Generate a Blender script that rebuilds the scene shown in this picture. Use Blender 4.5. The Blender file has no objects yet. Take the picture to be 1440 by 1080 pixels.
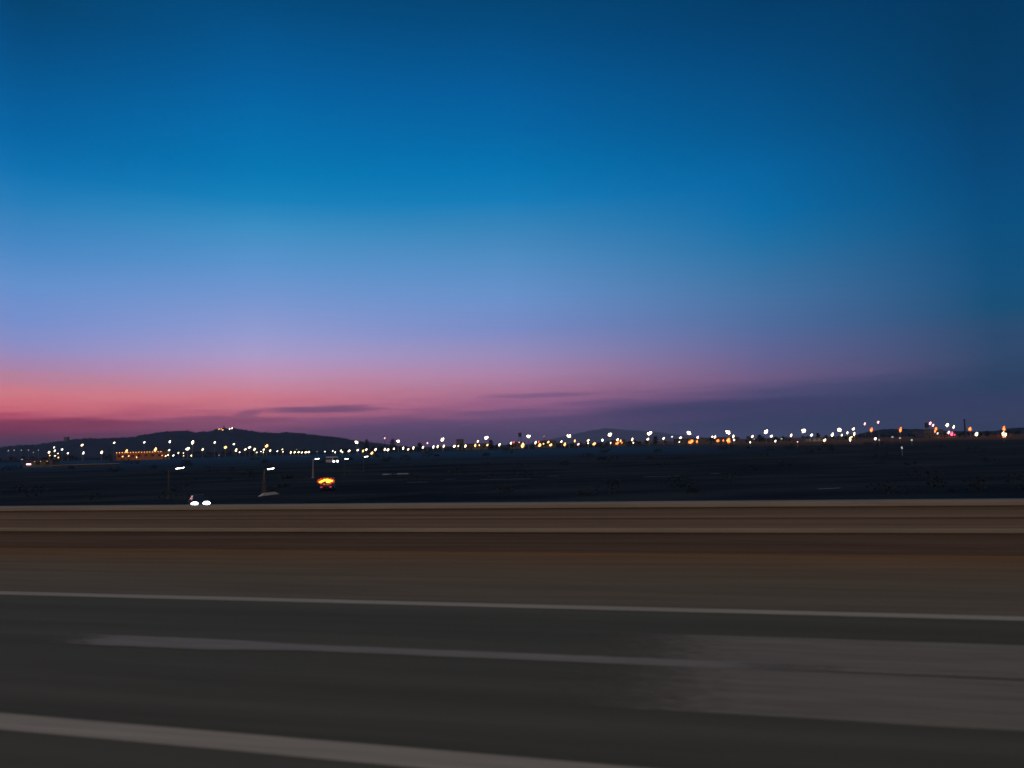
import bpy, bmesh, math, random
from mathutils import Vector, Matrix
R = math.radians
random.seed(7)
sc = bpy.context.scene
COL = sc.collection

# ------------------------------------------------------------------ camera
W0, H0, F = 1440.0, 1080.0, 1082.0          # the photograph's pixels, focal length in them
EYE = 3.05                                   # eye above the carriageway (a high vehicle)
PITCH = math.atan(85.0 / F)
ROLL = math.atan(0.0255)
cam_m = Matrix.Rotation(R(90) + PITCH, 4, 'X') @ Matrix.Rotation(-ROLL, 4, 'Z')
cam_d = bpy.data.cameras.new('camera')
cam = bpy.data.objects.new('camera', cam_d)
COL.objects.link(cam)
cam.matrix_world = Matrix.Translation((0, 0, EYE)) @ cam_m
cam_d.sensor_width = 36.0
cam_d.lens = 36.0 * F / W0
cam_d.clip_start = 0.1
cam_d.clip_end = 60000
cam_d.dof.use_dof = True
cam_d.dof.focus_distance = 75
cam_d.dof.aperture_fstop = cam_d.lens / 1000 / .052
sc.camera = cam
M3 = cam_m.to_3x3()
AX = M3 @ Vector((1, 0, 0)); AY = M3 @ Vector((0, 1, 0)); AZ = M3 @ Vector((0, 0, -1))

def ray(x, y):
    return (AX * (x - W0 / 2) - AY * (y - H0 / 2) + AZ * F).normalized()

def at(x, y, D):
    d = ray(x, y)
    return Vector((0, 0, EYE)) + d * (D / d.y)

def on_level(x, y, z=0.0):
    d = ray(x, y)
    return Vector((0, 0, EYE)) + d * ((z - EYE) / d.z)

# road frame: u runs along the road, p across it, away from the camera
YAW = R(76.4)
UX = Vector((math.sin(YAW), -math.cos(YAW), 0)); PX = Vector((math.cos(YAW), math.sin(YAW), 0))
ROT = -(R(90) - YAW)

def up(x, y, z=0.0):
    q = on_level(x, y, z)
    return q.dot(UX), q.dot(PX)

def smooth(a, b, t):
    t = max(0.0, min(1.0, (t - a) / (b - a)))
    return t * t * (3 - 2 * t)

def mix(a, b, t):
    return a + (b - a) * t

def ground_z(x, y):
    p = x * PX.x + y * PX.y
    if p < 24.5:
        return -0.06
    z = mix(-0.06, EYE - 8.0, smooth(25, 52, p))
    z = mix(z, EYE - 5.6, smooth(215, 360, y))
    z = mix(z, EYE - 3.5, smooth(350, 560, y))
    n = math.sin(x * .031 + y * .017) * math.sin(x * .011 - y * .023)
    z += n * .10 * smooth(55, 120, y)
    return z

# ------------------------------------------------------------------ materials
def lin(r, g, b):
    f = lambda c: (c / 255 / 12.92) if c / 255 <= .04045 else ((c / 255 + .055) / 1.055) ** 2.4
    return (f(r), f(g), f(b), 1)

def mat(name):
    m = bpy.data.materials.new(name)
    m.use_nodes = True
    nt = m.node_tree
    b = nt.nodes['Principled BSDF']
    return m, nt, b

def node(nt, t, **kw):
    n = nt.nodes.new(t)
    for k, v in kw.items():
        setattr(n, k, v)
    return n

def noise_mat(name, c1, c2, scale=(1, 1, 1), nscale=1.0, detail=6, rough=.9, spec=.1, lo=.35, hi=.65,
              c3=None, scale3=(1, 1, 1), n3=1.0, bump=0.0, amount3=.5):
    """two colours mixed by a stretched noise, and a second, finer noise on top"""
    m, nt, b = mat(name)
    tc = node(nt, 'ShaderNodeTexCoord')
    def layer(s, ns, lo, hi):
        mp = node(nt, 'ShaderNodeMapping'); mp.inputs['Scale'].default_value = s
        nt.links.new(tc.outputs['Object'], mp.inputs['Vector'])
        n = node(nt, 'ShaderNodeTexNoise'); n.inputs['Scale'].default_value = ns
        n.inputs['Detail'].default_value = detail; n.inputs['Roughness'].default_value = .6
        nt.links.new(mp.outputs[0], n.inputs['Vector'])
        r = node(nt, 'ShaderNodeMapRange'); r.inputs[1].default_value = lo; r.inputs[2].default_value = hi
        nt.links.new(n.outputs[0], r.inputs[0])
        return r.outputs[0]
    a = layer(scale, nscale, lo, hi)
    mx = node(nt, 'ShaderNodeMixRGB'); mx.inputs[1].default_value = c1; mx.inputs[2].default_value = c2
    nt.links.new(a, mx.inputs[0])
    out = mx.outputs[0]
    if c3:
        a3 = layer(scale3, n3, .4, .7)
        mu = node(nt, 'ShaderNodeMath', operation='MULTIPLY'); mu.inputs[1].default_value = amount3
        nt.links.new(a3, mu.inputs[0])
        m2 = node(nt, 'ShaderNodeMixRGB'); m2.inputs[2].default_value = c3
        nt.links.new(mu.outputs[0], m2.inputs[0]); nt.links.new(out, m2.inputs[1])
        out = m2.outputs[0]
    nt.links.new(out, b.inputs['Base Color'])
    b.inputs['Roughness'].default_value = rough
    b.inputs['Specular IOR Level'].default_value = spec
    if bump:
        bp = node(nt, 'ShaderNodeBump'); bp.inputs['Strength'].default_value = bump
        bp.inputs['Distance'].default_value = .02
        nn = node(nt, 'ShaderNodeTexNoise'); nn.inputs['Scale'].default_value = 60
        nt.links.new(tc.outputs['Object'], nn.inputs['Vector'])
        nt.links.new(nn.outputs[0], bp.inputs['Height']); nt.links.new(bp.outputs[0], b.inputs['Normal'])
    return m

def glow(name, rgb, strength):
    m, nt, b = mat(name)
    b.inputs['Base Color'].default_value = (.02, .02, .02, 1)
    b.inputs['Emission Color'].default_value = (*rgb, 1)
    # a lamp glass is never quite even: faint cell pattern in the lens
    tc = node(nt, 'ShaderNodeTexCoord')
    n = node(nt, 'ShaderNodeTexNoise'); n.inputs['Scale'].default_value = 3.0
    nt.links.new(tc.outputs['Object'], n.inputs['Vector'])
    r = node(nt, 'ShaderNodeMapRange'); r.inputs[3].default_value = strength * .7; r.inputs[4].default_value = strength * 1.3
    nt.links.new(n.outputs[0], r.inputs[0])
    nt.links.new(r.outputs[0], b.inputs['Emission Strength'])
    return m

MT = {}
MT['steel'] = noise_mat('galvanised_steel', (.28, .27, .25, 1), (.2, .19, .18, 1), nscale=3, spec=.2, rough=.6)
MT['post'] = noise_mat('weathered_post', (.085, .08, .07, 1), (.06, .055, .05, 1), nscale=3, spec=.1)
MT['dark'] = noise_mat('dark_paint', (.03, .03, .035, 1), (.05, .05, .05, 1), nscale=2, rough=.6)
MT['white'] = glow('white_lamp', (1.0, .84, .56), 9)
MT['white2'] = glow('warm_white_lamp', (1.0, .74, .42), 8)
MT['white3'] = glow('cool_white_lamp', (.95, .95, .88), 7)
MT['cool'] = glow('cool_lamp', (.85, .95, 1.0), 3)
MT['warm'] = glow('warm_lamp', (1.0, .46, .13), 6)
MT['orange'] = glow('sodium_lamp', (1.0, .16, .03), 5.2)
MT['red'] = glow('red_glow', (1.0, .06, .07), 4)
MT['pink'] = glow('pink_lamp', (1.0, .45, .5), 5)
MT['magenta'] = glow('magenta_lamp', (1.0, .06, .2), 6)
MT['halo'] = glow('lamp_halo_glow', (1.0, .62, .25), .55)  # halo round the lamps, shaped as weakly glowing balls
MT['halo_red'] = glow('weak_red_glow', (1.0, .16, .03), .5)
MT['street'] = glow('street_luminaire', (1.0, .88, .66), 16)
MT['bulb'] = glow('eave_bulb_glass', (1.0, .42, .14), 4.5)
MT['halo_magenta'] = glow('tail_lamp', (1.0, .05, .22), .6)
MT['board_red'] = glow('red_board_halo', (1.0, .10, .02), .8)
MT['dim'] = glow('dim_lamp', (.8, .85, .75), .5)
MT['green'] = glow('dim_green_lamp', (.55, .8, .7), .9)
MT['head'] = glow('headlamp', (.95, .97, 1.0), 12)
MT['amber'] = glow('amber_beacon', (1.0, .42, .03), 5)

# ------------------------------------------------------------------ mesh helpers
def link(name, bm, m, parent=None):
    me = bpy.data.meshes.new(name)
    bm.to_mesh(me); bm.free()
    for k in (m if isinstance(m, (list, tuple)) else [m]):
        me.materials.append(k)
    o = bpy.data.objects.new(name, me)
    COL.objects.link(o)
    if parent:
        o.parent = parent
    return o

def empty(name, loc, rz=0.0):
    o = bpy.data.objects.new(name, None)
    o.empty_display_size = .3
    COL.objects.link(o)
    o.location = loc
    o.rotation_euler = (0, 0, rz)
    return o

def tag(o, label, cat, group=None):
    o['label'] = label; o['category'] = cat
    if group:
        o['group'] = group
    return o

def struct(o, kind='structure'):
    o['kind'] = kind
    return o

def box(bm, c, s, rz=0.0, mi=0, bevel=0.0):
    r = bmesh.ops.create_cube(bm, size=1.0)
    vs = r['verts']
    mtx = Matrix.Translation(c) @ Matrix.Rotation(rz, 4, 'Z') @ Matrix.Diagonal((*s, 1))
    bmesh.ops.transform(bm, matrix=mtx, verts=vs)
    fs = {f for v in vs for f in v.link_faces}
    for f in fs:
        f.material_index = mi
    if bevel:
        es = {e for v in vs for e in v.link_edges}
        rr = bmesh.ops.bevel(bm, geom=list(es), offset=bevel, segments=2, affect='EDGES')
        for f in rr['faces']:
            f.material_index = mi

def tube(bm, a, b, r0, r1, n=8, mi=0):
    a, b = Vector(a), Vector(b)
    d = b - a
    r = bmesh.ops.create_cone(bm, cap_ends=True, segments=n, radius1=r0, radius2=r1, depth=d.length)
    mtx = Matrix.Translation((a + b) / 2) @ d.to_track_quat('Z', 'Y').to_matrix().to_4x4()
    bmesh.ops.transform(bm, matrix=mtx, verts=r['verts'])
    for f in {f for v in r['verts'] for f in v.link_faces}:
        f.material_index = mi

def ball(bm, c, s, sub=2, mi=0):
    r = bmesh.ops.create_icosphere(bm, subdivisions=sub, radius=1.0)
    bmesh.ops.transform(bm, matrix=Matrix.Translation(c) @ Matrix.Diagonal((*s, 1)), verts=r['verts'])
    for f in {f for v in r['verts'] for f in v.link_faces}:
        f.material_index = mi

def prism(bm, prof, x0, x1, mi=0, axis='x'):
    """closed profile (a, z) swept from x0 to x1"""
    A = [bm.verts.new((x0, a, z) if axis == 'x' else (a, x0, z)) for a, z in prof]
    B = [bm.verts.new((x1, a, z) if axis == 'x' else (a, x1, z)) for a, z in prof]
    n = len(prof)
    fs = [bm.faces.new(A), bm.faces.new(B[::-1])]
    for i in range(n):
        j = (i + 1) % n
        fs.append(bm.faces.new((A[j], A[i], B[i], B[j])))
    for f in fs:
        f.material_index = mi
    bmesh.ops.recalc_face_normals(bm, faces=fs)

# ------------------------------------------------------------------ world: dusk sky
def elev(x, y):
    return math.degrees(math.asin(ray(x, y).z))
def azim(x, y):
    d = ray(x, y)
    return math.degrees(math.atan2(d.x, d.y))

SKY = {
  30: [(0,(0,68,116)),(60,(0,78,136)),(120,(0,90,153)),(180,(0,101,168)),(240,(8,116,182)),(280,(32,127,189)),(350,(74,140,202)),
       (400,(102,149,211)),(450,(123,149,213)),(485,(147,149,207)),(512,(176,142,186)),(535,(202,136,160)),(556,(228,131,142)),
       (574,(228,116,130)),(586,(200,86,112)),(597,(150,60,92)),(612,(122,50,78)),(630,(85,45,72))],
  360: [(0,(0,74,128)),(60,(0,86,148)),(120,(0,97,164)),(180,(0,110,177)),(240,(0,121,185)),(280,(19,131,191)),(320,(60,145,200)),
       (370,(92,151,210)),(420,(122,155,215)),(470,(155,162,217)),(500,(181,163,211)),(525,(204,154,191)),(546,(216,142,166)),(563,(225,130,148)),
       (579,(210,116,139)),(593,(168,92,126)),(608,(140,76,114)),(625,(110,60,100))],
  720: [(0,(0,70,120)),(60,(0,80,140)),(120,(0,92,158)),(180,(0,103,170)),(240,(0,118,183)),(280,(18,127,189)),(320,(55,135,190)),
       (370,(85,145,200)),(420,(110,150,209)),(460,(126,145,205)),(500,(161,146,195)),(528,(184,138,177)),(549,(182,122,157)),(566,(168,106,147)),
       (581,(150,97,139)),(600,(122,88,128)),(620,(95,72,112))],
  1080: [(0,(0,62,110)),(60,(0,70,124)),(120,(0,80,138)),(180,(0,89,150)),(240,(0,102,166)),(300,(6,111,171)),(340,(30,115,169)),
       (380,(54,117,168)),(420,(72,117,167)),(460,(84,111,163)),(500,(104,104,153)),(532,(118,97,140)),(550,(88,80,123)),
       (572,(74,74,115)),(605,(70,74,115))],
  1410: [(0,(0,56,98)),(60,(0,59,102)),(120,(0,62,108)),(180,(0,67,118)),(240,(0,73,125)),(300,(0,80,130)),(340,(4,81,129)),
       (390,(12,82,128)),(430,(18,81,121)),(460,(40,77,115)),(500,(46,74,110)),(540,(40,66,100)),(575,(31,61,92)),(605,(36,60,92))],
}
T = lambda e: max(0.0, min(1.0, (e + 4.0) / 44.0))

def build_world():
    w = bpy.data.worlds.new('World')
    sc.world = w
    w.use_nodes = True
    nt = w.node_tree
    nt.nodes.clear()
    L = nt.links.new
    out = node(nt, 'ShaderNodeOutputWorld')
    tc = node(nt, 'ShaderNodeTexCoord')
    sx = node(nt, 'ShaderNodeSeparateXYZ'); L(tc.outputs['Generated'], sx.inputs[0])
    def math_(op, a, b=None, c=None, clamp=False):
        n = node(nt, 'ShaderNodeMath', operation=op); n.use_clamp = clamp
        for i, v in enumerate((a, b, c)):
            if v is None: continue
            if isinstance(v, (int, float)): n.inputs[i].default_value = v
            else: L(v, n.inputs[i])
        return n.outputs[0]
    def rng(v, a, b, c=0.0, d=1.0, interp='SMOOTHSTEP'):
        n = node(nt, 'ShaderNodeMapRange', interpolation_type=interp)
        L(v, n.inputs[0])
        for i, k in enumerate((a, b, c, d)): n.inputs[i + 1].default_value = k
        return n.outputs[0]
    el = math_('MULTIPLY', math_('ARCSINE', sx.outputs[2]), 180 / math.pi)
    az = math_('MULTIPLY', math_('ARCTAN2', sx.outputs[0], sx.outputs[1]), 180 / math.pi)
    # soft unevenness: the layers of air are not ruled lines
    cb = node(nt, 'ShaderNodeCombineXYZ'); L(math_('MULTIPLY', az, .045), cb.inputs[0]); L(math_('MULTIPLY', el, .42), cb.inputs[1])
    nz = node(nt, 'ShaderNodeTexNoise'); nz.inputs['Scale'].default_value = 1.0; nz.inputs['Detail'].default_value = 4
    L(cb.outputs[0], nz.inputs['Vector'])
    wob = math_('MULTIPLY', math_('SUBTRACT', nz.outputs[0], .5), 1.1)
    cb2 = node(nt, 'ShaderNodeCombineXYZ'); L(math_('MULTIPLY', az, .22), cb2.inputs[0]); L(math_('MULTIPLY', el, 2.6), cb2.inputs[1])
    nz2 = node(nt, 'ShaderNodeTexNoise'); nz2.inputs['Scale'].default_value = 1.0; nz2.inputs['Detail'].default_value = 6
    L(cb2.outputs[0], nz2.inputs['Vector'])
    wob2 = math_('MULTIPLY', math_('SUBTRACT', nz2.outputs[0], .5), 1.3)
    low = rng(el, 3.0, 7.0, 1.0, 0.25)
    ele = math_('ADD', el, math_('MULTIPLY', math_('ADD', wob, wob2), low))
    t = math_('DIVIDE', math_('ADD', ele, 4.0), 44.0, clamp=True)
    cols = []
    def ramp(stops):
        r = node(nt, 'ShaderNodeValToRGB')
        e = r.color_ramp.elements
        stops = sorted(stops)
        while len(e) < len(stops):
            e.new(.5)
        for k, (p, c) in zip(e, stops):
            k.position = p
        for i, (p, c) in enumerate(stops):
            e[i].position = p; e[i].color = c
        L(t, r.inputs[0])
        return r.outputs[0]
    for x, st in SKY.items():
        cols.append((azim(x, 620), ramp([(T(elev(x, y)), lin(c[0], c[1], c[2] * (1 - .018 * smooth(330, 200, y)) if y < 330 else c[2])) for y, c in st])))
    # beyond the frame: sunset afterglow; opposite side brightened as an added fill for the road
    east_fill = [(T(0), lin(170, 142, 130)), (T(8), lin(220, 186, 160)), (T(20), lin(240, 206, 172)), (T(40), lin(212, 186, 156))]
    sunw = [(T(-1), lin(120, 48, 72)), (T(1.5), lin(170, 70, 88)), (T(3.5), lin(222, 122, 120)), (T(6), lin(205, 140, 160)), (T(12), lin(125, 146, 205)),
            (T(20), lin(20, 112, 178)), (T(32), lin(0, 72, 122)), (T(40), lin(0, 62, 108))]
    cols.append((-62, ramp(sunw)))
    cols.append((-180, ramp(east_fill))); cols.append((180, ramp(east_fill)))
    side = [(T(0), lin(36, 56, 86)), (T(4), lin(44, 68, 102)), (T(8), lin(22, 76, 116)), (T(12), lin(2, 80, 124)), (T(20), lin(0, 68, 116)), (T(32), lin(0, 52, 92)), (T(40), lin(0, 50, 90))]
    cols.append((62, ramp(side)))
    cols.append((110, ramp([(T(0), lin(90, 85, 96)), (T(10), lin(95, 100, 116)), (T(40), lin(30, 70, 104))])))
    cols.append((-118, ramp([(T(0), lin(120, 95, 110)), (T(8), lin(150, 125, 140)), (T(18), lin(110, 120, 150)), (T(40), lin(20, 70, 112))])))
    cols.sort(key=lambda c: c[0])
    cur = cols[0][1]
    for (a0, _), (a1, c1) in zip(cols, cols[1:]):
        m = node(nt, 'ShaderNodeMixRGB')
        L(rng(az, a0, a1, interp='LINEAR'), m.inputs[0]); L(cur, m.inputs[1]); L(c1, m.inputs[2])
        cur = m.outputs[0]
    # long thin cloud bars low over the horizon
    def cloud(x, y, wx, wy, rgb, k):
        nonlocal cur
        a0, e0 = azim(x, y), elev(x, y)
        wa, we = math.degrees(math.atan(wx / F)), math.degrees(math.atan(wy / F))
        da = math_('DIVIDE', math_('SUBTRACT', math_('ADD', az, math_('MULTIPLY', wob2, 2.0)), a0), wa)
        de = math_('DIVIDE', math_('SUBTRACT', math_('ADD', el, math_('MULTIPLY', wob2, .35)), e0), we)
        d2 = math_('ADD', math_('MULTIPLY', da, da), math_('MULTIPLY', de, de))
        m = node(nt, 'ShaderNodeMixRGB')
        L(rng(d2, 1.0, .05, 0.0, k), m.inputs[0]); L(cur, m.inputs[1]); m.inputs[2].default_value = lin(*rgb)
        cur = m.outputs[0]
    cloud(452, 576, 105, 6, (112, 76, 120), .8)
    cloud(350, 582, 22, 6, (140, 84, 120), .7)
    cloud(300, 592, 120, 9, (140, 76, 112), .55)
    cloud(520, 592, 130, 8, (130, 84, 128), .45)
    cloud(760, 556, 105, 5, (122, 88, 132), .6)
    cloud(560, 604, 200, 10, (108, 74, 120), .5)
    cloud(880, 566, 120, 6, (110, 84, 132), .5)
    cloud(720, 580, 110, 7, (112, 82, 128), .5)
    cloud(70, 597, 150, 9, (140, 52, 82), .5)
    cloud(1230, 580, 420, 28, (54, 63, 102), .85)
    cloud(1010, 576, 230, 19, (66, 64, 106), .85)
    cloud(860, 590, 210, 12, (88, 70, 114), .6)
    cloud(690, 598, 260, 13, (104, 78, 122), .5)
    bg = node(nt, 'ShaderNodeBackground'); L(cur, bg.inputs[0]); bg.inputs[1].default_value = 1.0
    sky = node(nt, 'ShaderNodeTexSky', sky_type='NISHITA')
    sky.sun_disc = False
    sky.sun_elevation = R(-4.0); sky.sun_rotation = R(-42)
    bg2 = node(nt, 'ShaderNodeBackground'); L(sky.outputs[0], bg2.inputs[0]); bg2.inputs[1].default_value = .01
    ad = node(nt, 'ShaderNodeAddShader'); L(bg.outputs[0], ad.inputs[0]); L(bg2.outputs[0], ad.inputs[1])
    L(ad.outputs[0], out.inputs['Surface'])
build_world()

# the last glow of the sun, from where it went down beyond the hill
sd = bpy.data.lights.new('sun', 'SUN'); sd.energy = .12; sd.angle = R(14); sd.color = (1, .55, .5)
so = bpy.data.objects.new('sun', sd); COL.objects.link(so)
sdir = Vector((math.sin(R(-42)) * math.cos(R(3)), math.cos(R(-42)) * math.cos(R(3)), math.sin(R(3))))
so.rotation_euler = (-sdir).to_track_quat('-Z', 'Y').to_euler()

# ------------------------------------------------------------------ ground
def build_ground():
    bm = bmesh.new()
    xs = [-30000, -12000, -5000, -2400, -1400, -900] + list(range(-640, 641, 16)) + [900, 1400, 2400, 5000, 12000, 30000]
    ys = [-30000, -3000, -400, -120, -60] + list(range(-30, 140, 5)) + list(range(140, 700, 14)) + [760, 900, 1200, 1800, 3000, 6000, 12000, 30000]
    g = []
    for y in ys:
        g.append([bm.verts.new((x, y, ground_z(x, y))) for x in xs])
    for j in range(len(ys) - 1):
        for i in range(len(xs) - 1):
            bm.faces.new((g[j][i], g[j][i + 1], g[j + 1][i + 1], g[j + 1][i]))
    m, nt, b = mat('dark_field')
    L = nt.links.new
    tc = node(nt, 'ShaderNodeTexCoord')
    def nz(scale, sv, detail=6):
        mp = node(nt, 'ShaderNodeMapping'); mp.inputs['Scale'].default_value = sv
        L(tc.outputs['Object'], mp.inputs['Vector'])
        n = node(nt, 'ShaderNodeTexNoise'); n.inputs['Scale'].default_value = scale; n.inputs['Detail'].default_value = detail
        L(mp.outputs[0], n.inputs['Vector'])
        return n.outputs[0]
    r1 = node(nt, 'ShaderNodeValToRGB')
    r1.color_ramp.elements[0].position = .38; r1.color_ramp.elements[0].color = (.017, .028, .036, 1)
    r1.color_ramp.elements[1].position = .66; r1.color_ramp.elements[1].color = (.044, .056, .061, 1)
    L(nz(.022, (1, 3.2, 1), 9), r1.inputs[0])
    # blue green wet meadow below the far lamps
    sx = node(nt, 'ShaderNodeSeparateXYZ'); L(tc.outputs['Object'], sx.inputs[0])
    wob = node(nt, 'ShaderNodeMath', operation='MULTIPLY_ADD'); L(nz(.012, (1, 1, 1)), wob.inputs[0]); wob.inputs[1].default_value = 130; L(sx.outputs[1], wob.inputs[2])
    def band(src, a, b_):
        n = node(nt, 'ShaderNodeMapRange', interpolation_type='SMOOTHSTEP'); L(src, n.inputs[0]); n.inputs[1].default_value = a; n.inputs[2].default_value = b_
        return n.outputs[0]
    m1 = node(nt, 'ShaderNodeMath', operation='MULTIPLY'); L(band(wob.outputs[0], 330, 520), m1.inputs[0]); L(band(wob.outputs[0], 640, 590), m1.inputs[1])
    m2 = node(nt, 'ShaderNodeMath', operation='MULTIPLY'); L(m1.outputs[0], m2.inputs[0]); L(band(sx.outputs[0], 170, 60), m2.inputs[1])
    mx = node(nt, 'ShaderNodeMixRGB'); L(m2.outputs[0], mx.inputs[0]); L(r1.outputs[0], mx.inputs[1]); mx.inputs[2].default_value = (.034, .088, .145, 1)
    # warm brown lamp glow put into the ground colour on the far right side
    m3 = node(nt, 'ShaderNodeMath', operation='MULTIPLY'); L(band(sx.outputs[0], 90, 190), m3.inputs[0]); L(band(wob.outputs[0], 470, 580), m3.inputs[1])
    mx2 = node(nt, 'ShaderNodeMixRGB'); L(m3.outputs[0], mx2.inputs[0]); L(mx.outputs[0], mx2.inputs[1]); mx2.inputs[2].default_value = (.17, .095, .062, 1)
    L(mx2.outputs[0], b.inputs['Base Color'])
    b.inputs['Roughness'].default_value = 1.0; b.inputs['Specular IOR Level'].default_value = 0.0
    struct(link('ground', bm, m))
build_ground()

# ------------------------------------------------------------------ the road we drive on
def strip(name, p0, p1, z, m, u0=-900, u1=260, seg=1, kind='structure'):
    bm = bmesh.new()
    a = [bm.verts.new((mix(u0, u1, i / seg), p0, z)) for i in range(seg + 1)]
    b = [bm.verts.new((mix(u0, u1, i / seg), p1, z)) for i in range(seg + 1)]
    for i in range(seg):
        bm.faces.new((a[i], a[i + 1], b[i + 1], b[i]))
    o = link(name, bm, m)
    o.rotation_euler = (0, 0, ROT)
    return struct(o)

P1, P2, P3, PB = up(720, 1067)[1], up(720, 923)[1], up(720, 852)[1], up(720, 776)[1]

MT['asphalt'] = noise_mat('asphalt', (.138, .126, .080, 1), (.186, .168, .108, 1), scale=(.012, 1.1, 1), nscale=1.0, lo=.3, hi=.7,
                          c3=(.115, .103, .067, 1), scale3=(.10, 1.7, 1), n3=1.0, amount3=.6, detail=3, spec=.06, bump=.35)
MT['paint'] = noise_mat('road_paint', (.66, .55, .37, 1), (.54, .45, .30, 1), scale=(.12, 6, 1), nscale=1.0,
                        c3=(.30, .25, .17, 1), scale3=(.3, 14, 1), n3=1.2, amount3=.6, spec=.1)
MT['paint_old'] = noise_mat('worn_road_paint', (.23, .225, .24, 1), (.16, .155, .165, 1), scale=(.25, 7, 1), nscale=1.0,
                            c3=(.11, .105, .105, 1), scale3=(.5, 12, 1), n3=1.4, amount3=.8, spec=.1)
MT['patch'] = noise_mat('concrete_patch', (.16, .148, .135, 1), (.125, .116, .107, 1), scale=(.06, 2.2, 1), nscale=1.0,
                        c3=(.105, .098, .09, 1), scale3=(.2, 9, 1), n3=1.0, amount3=.6, spec=.06, bump=.35)

strip('road', -14, P3 + .25, 0.0, MT['asphalt'])
strip('edge_line', P3 - .16, P3 + .17, 0.004, MT['paint'])
def near_line():
    (ua_, pa_), (ub_, pb_) = up(0, 1014), up(720, 1078)
    k = (pb_ - pa_) / (ub_ - ua_)
    bm = bmesh.new()
    q = [(u, pa_ + k * (u - ua_) + d) for u, d in ((-40, -.22), (30, -.22), (30, .22), (-40, .22))]
    bm.faces.new([bm.verts.new((u, p, .004)) for u, p in q])
    o = link('lane_line', bm, MT['paint']); o.rotation_euler = (0, 0, ROT)
    struct(o)
near_line()

# broken line: one long worn dash in view, others up and down the road at the same spacing
def worn_strip(name, u0, u1, wfun, pc, z, m, n=60, seed=1):
    rnd = random.Random(seed)
    bm = bmesh.new()
    top, bot = [], []
    for i in range(n + 1):
        t = i / n
        a, b = wfun(t)
        j = .010
        top.append(bm.verts.new((mix(u0, u1, t), pc + a + rnd.uniform(-j, j), z)))
        bot.append(bm.verts.new((mix(u0, u1, t), pc - b + rnd.uniform(-j, j), z)))
    for i in range(n):
        bm.faces.new((bot[i], bot[i + 1], top[i + 1], top[i]))
    o = link(name, bm, m); o.rotation_euler = (0, 0, ROT)
    return struct(o)

u_a, u_b = up(60, 899)[0], up(1480, 958)[0]
def worn_mat(name, c1, c2, e0, e1, f1, f2):
    """old paint or cement skin, abraded away towards its two ends e0..e1 and f1..f2 (road metres)"""
    m = noise_mat(name, c1, c2, scale=(.25, 7, 1), nscale=1.0, c3=tuple(k * .7 for k in c2[:3]) + (1,), scale3=(.5, 12, 1), n3=1.4, amount3=.7, spec=.08)
    nt = m.node_tree; L = nt.links.new
    tc = node(nt, 'ShaderNodeTexCoord'); sx = node(nt, 'ShaderNodeSeparateXYZ'); L(tc.outputs['Object'], sx.inputs[0])
    mp = node(nt, 'ShaderNodeMapping'); mp.inputs['Scale'].default_value = (3, 26, 1); L(tc.outputs['Object'], mp.inputs[0])
    n = node(nt, 'ShaderNodeTexNoise'); n.inputs['Detail'].default_value = 5; n.inputs['Scale'].default_value = 1; L(mp.outputs[0], n.inputs['Vector'])
    def rg(a, b):
        r = node(nt, 'ShaderNodeMapRange', interpolation_type='SMOOTHSTEP'); L(sx.outputs[0], r.inputs[0]); r.inputs[1].default_value = a; r.inputs[2].default_value = b
        return r.outputs[0]
    mu = node(nt, 'ShaderNodeMath', operation='MULTIPLY'); L(rg(e0, e1), mu.inputs[0]); L(rg(f2, f1), mu.inputs[1])
    ad = node(nt, 'ShaderNodeMath', operation='MULTIPLY_ADD'); L(mu.outputs[0], ad.inputs[0]); ad.inputs[1].default_value = 1.6
    su = node(nt, 'ShaderNodeMath', operation='SUBTRACT'); L(n.outputs[0], su.inputs[0]); su.inputs[1].default_value = .82
    L(su.outputs[0], ad.inputs[2]); ad.use_clamp = True
    st = node(nt, 'ShaderNodeMapRange'); L(ad.outputs[0], st.inputs[0]); st.inputs[1].default_value = 0; st.inputs[2].default_value = .5
    L(st.outputs[0], nt.nodes['Principled BSDF'].inputs['Alpha'])
    return m
MT['paint_old'] = worn_mat('worn_road_paint', (.42, .37, .27, 1), (.33, .29, .21, 1), u_a - 1, mix(u_a, u_b, .22), mix(u_a, u_b, .52), mix(u_a, u_b, .98))
def dash_w(t):
    k = 1.0 - smooth(.20, .33, t)
    return (mix(.16, .27, k), mix(.18, .34, k))
dash = worn_strip('broken_lane_line', u_a, u_b, dash_w, P2, .008, MT['paint_old'])
for k in (-4, -3, -2, -1, 1, 2):
    d = dash.copy(); COL.objects.link(d)
    d.location = UX * (k * (u_b - u_a) * 2.6)

# pale repaired slab in the middle lane
ua = up(930, 960)[0]
pa, pb = up(1200, 1015)[1], up(1200, 900)[1]
def slab():
    bm = bmesh.new()
    rnd = random.Random(4)
    n = 40
    U1 = ua + 34
    # top and bottom outline with a ragged leading edge
    pts = []
    for i in range(n + 1):
        pts.append((mix(ua - 3.6, U1, i / n), pb + rnd.uniform(-.015, .015)))
    for i in range(n + 1):
        pts.append((mix(U1, ua - 3.6, i / n), pa + rnd.uniform(-.02, .02)))
    for i in range(1, 14):
        t = i / 14
        pts.append((ua - 3.6 + rnd.uniform(-.10, .10), mix(pa, pb, t)))
    f = bm.faces.new([bm.verts.new((u, p, .004)) for u, p in pts])
    bmesh.ops.triangulate(bm, faces=[f])
    MT['patch'] = worn_mat('concrete_patch', (.38, .325, .215, 1), (.30, .255, .17, 1), ua - 3.6, ua + 5.0, 900, 1000)
    o = link('concrete_patch', bm, MT['patch']); o.rotation_euler = (0, 0, ROT)
    return struct(o)
slab()
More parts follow.
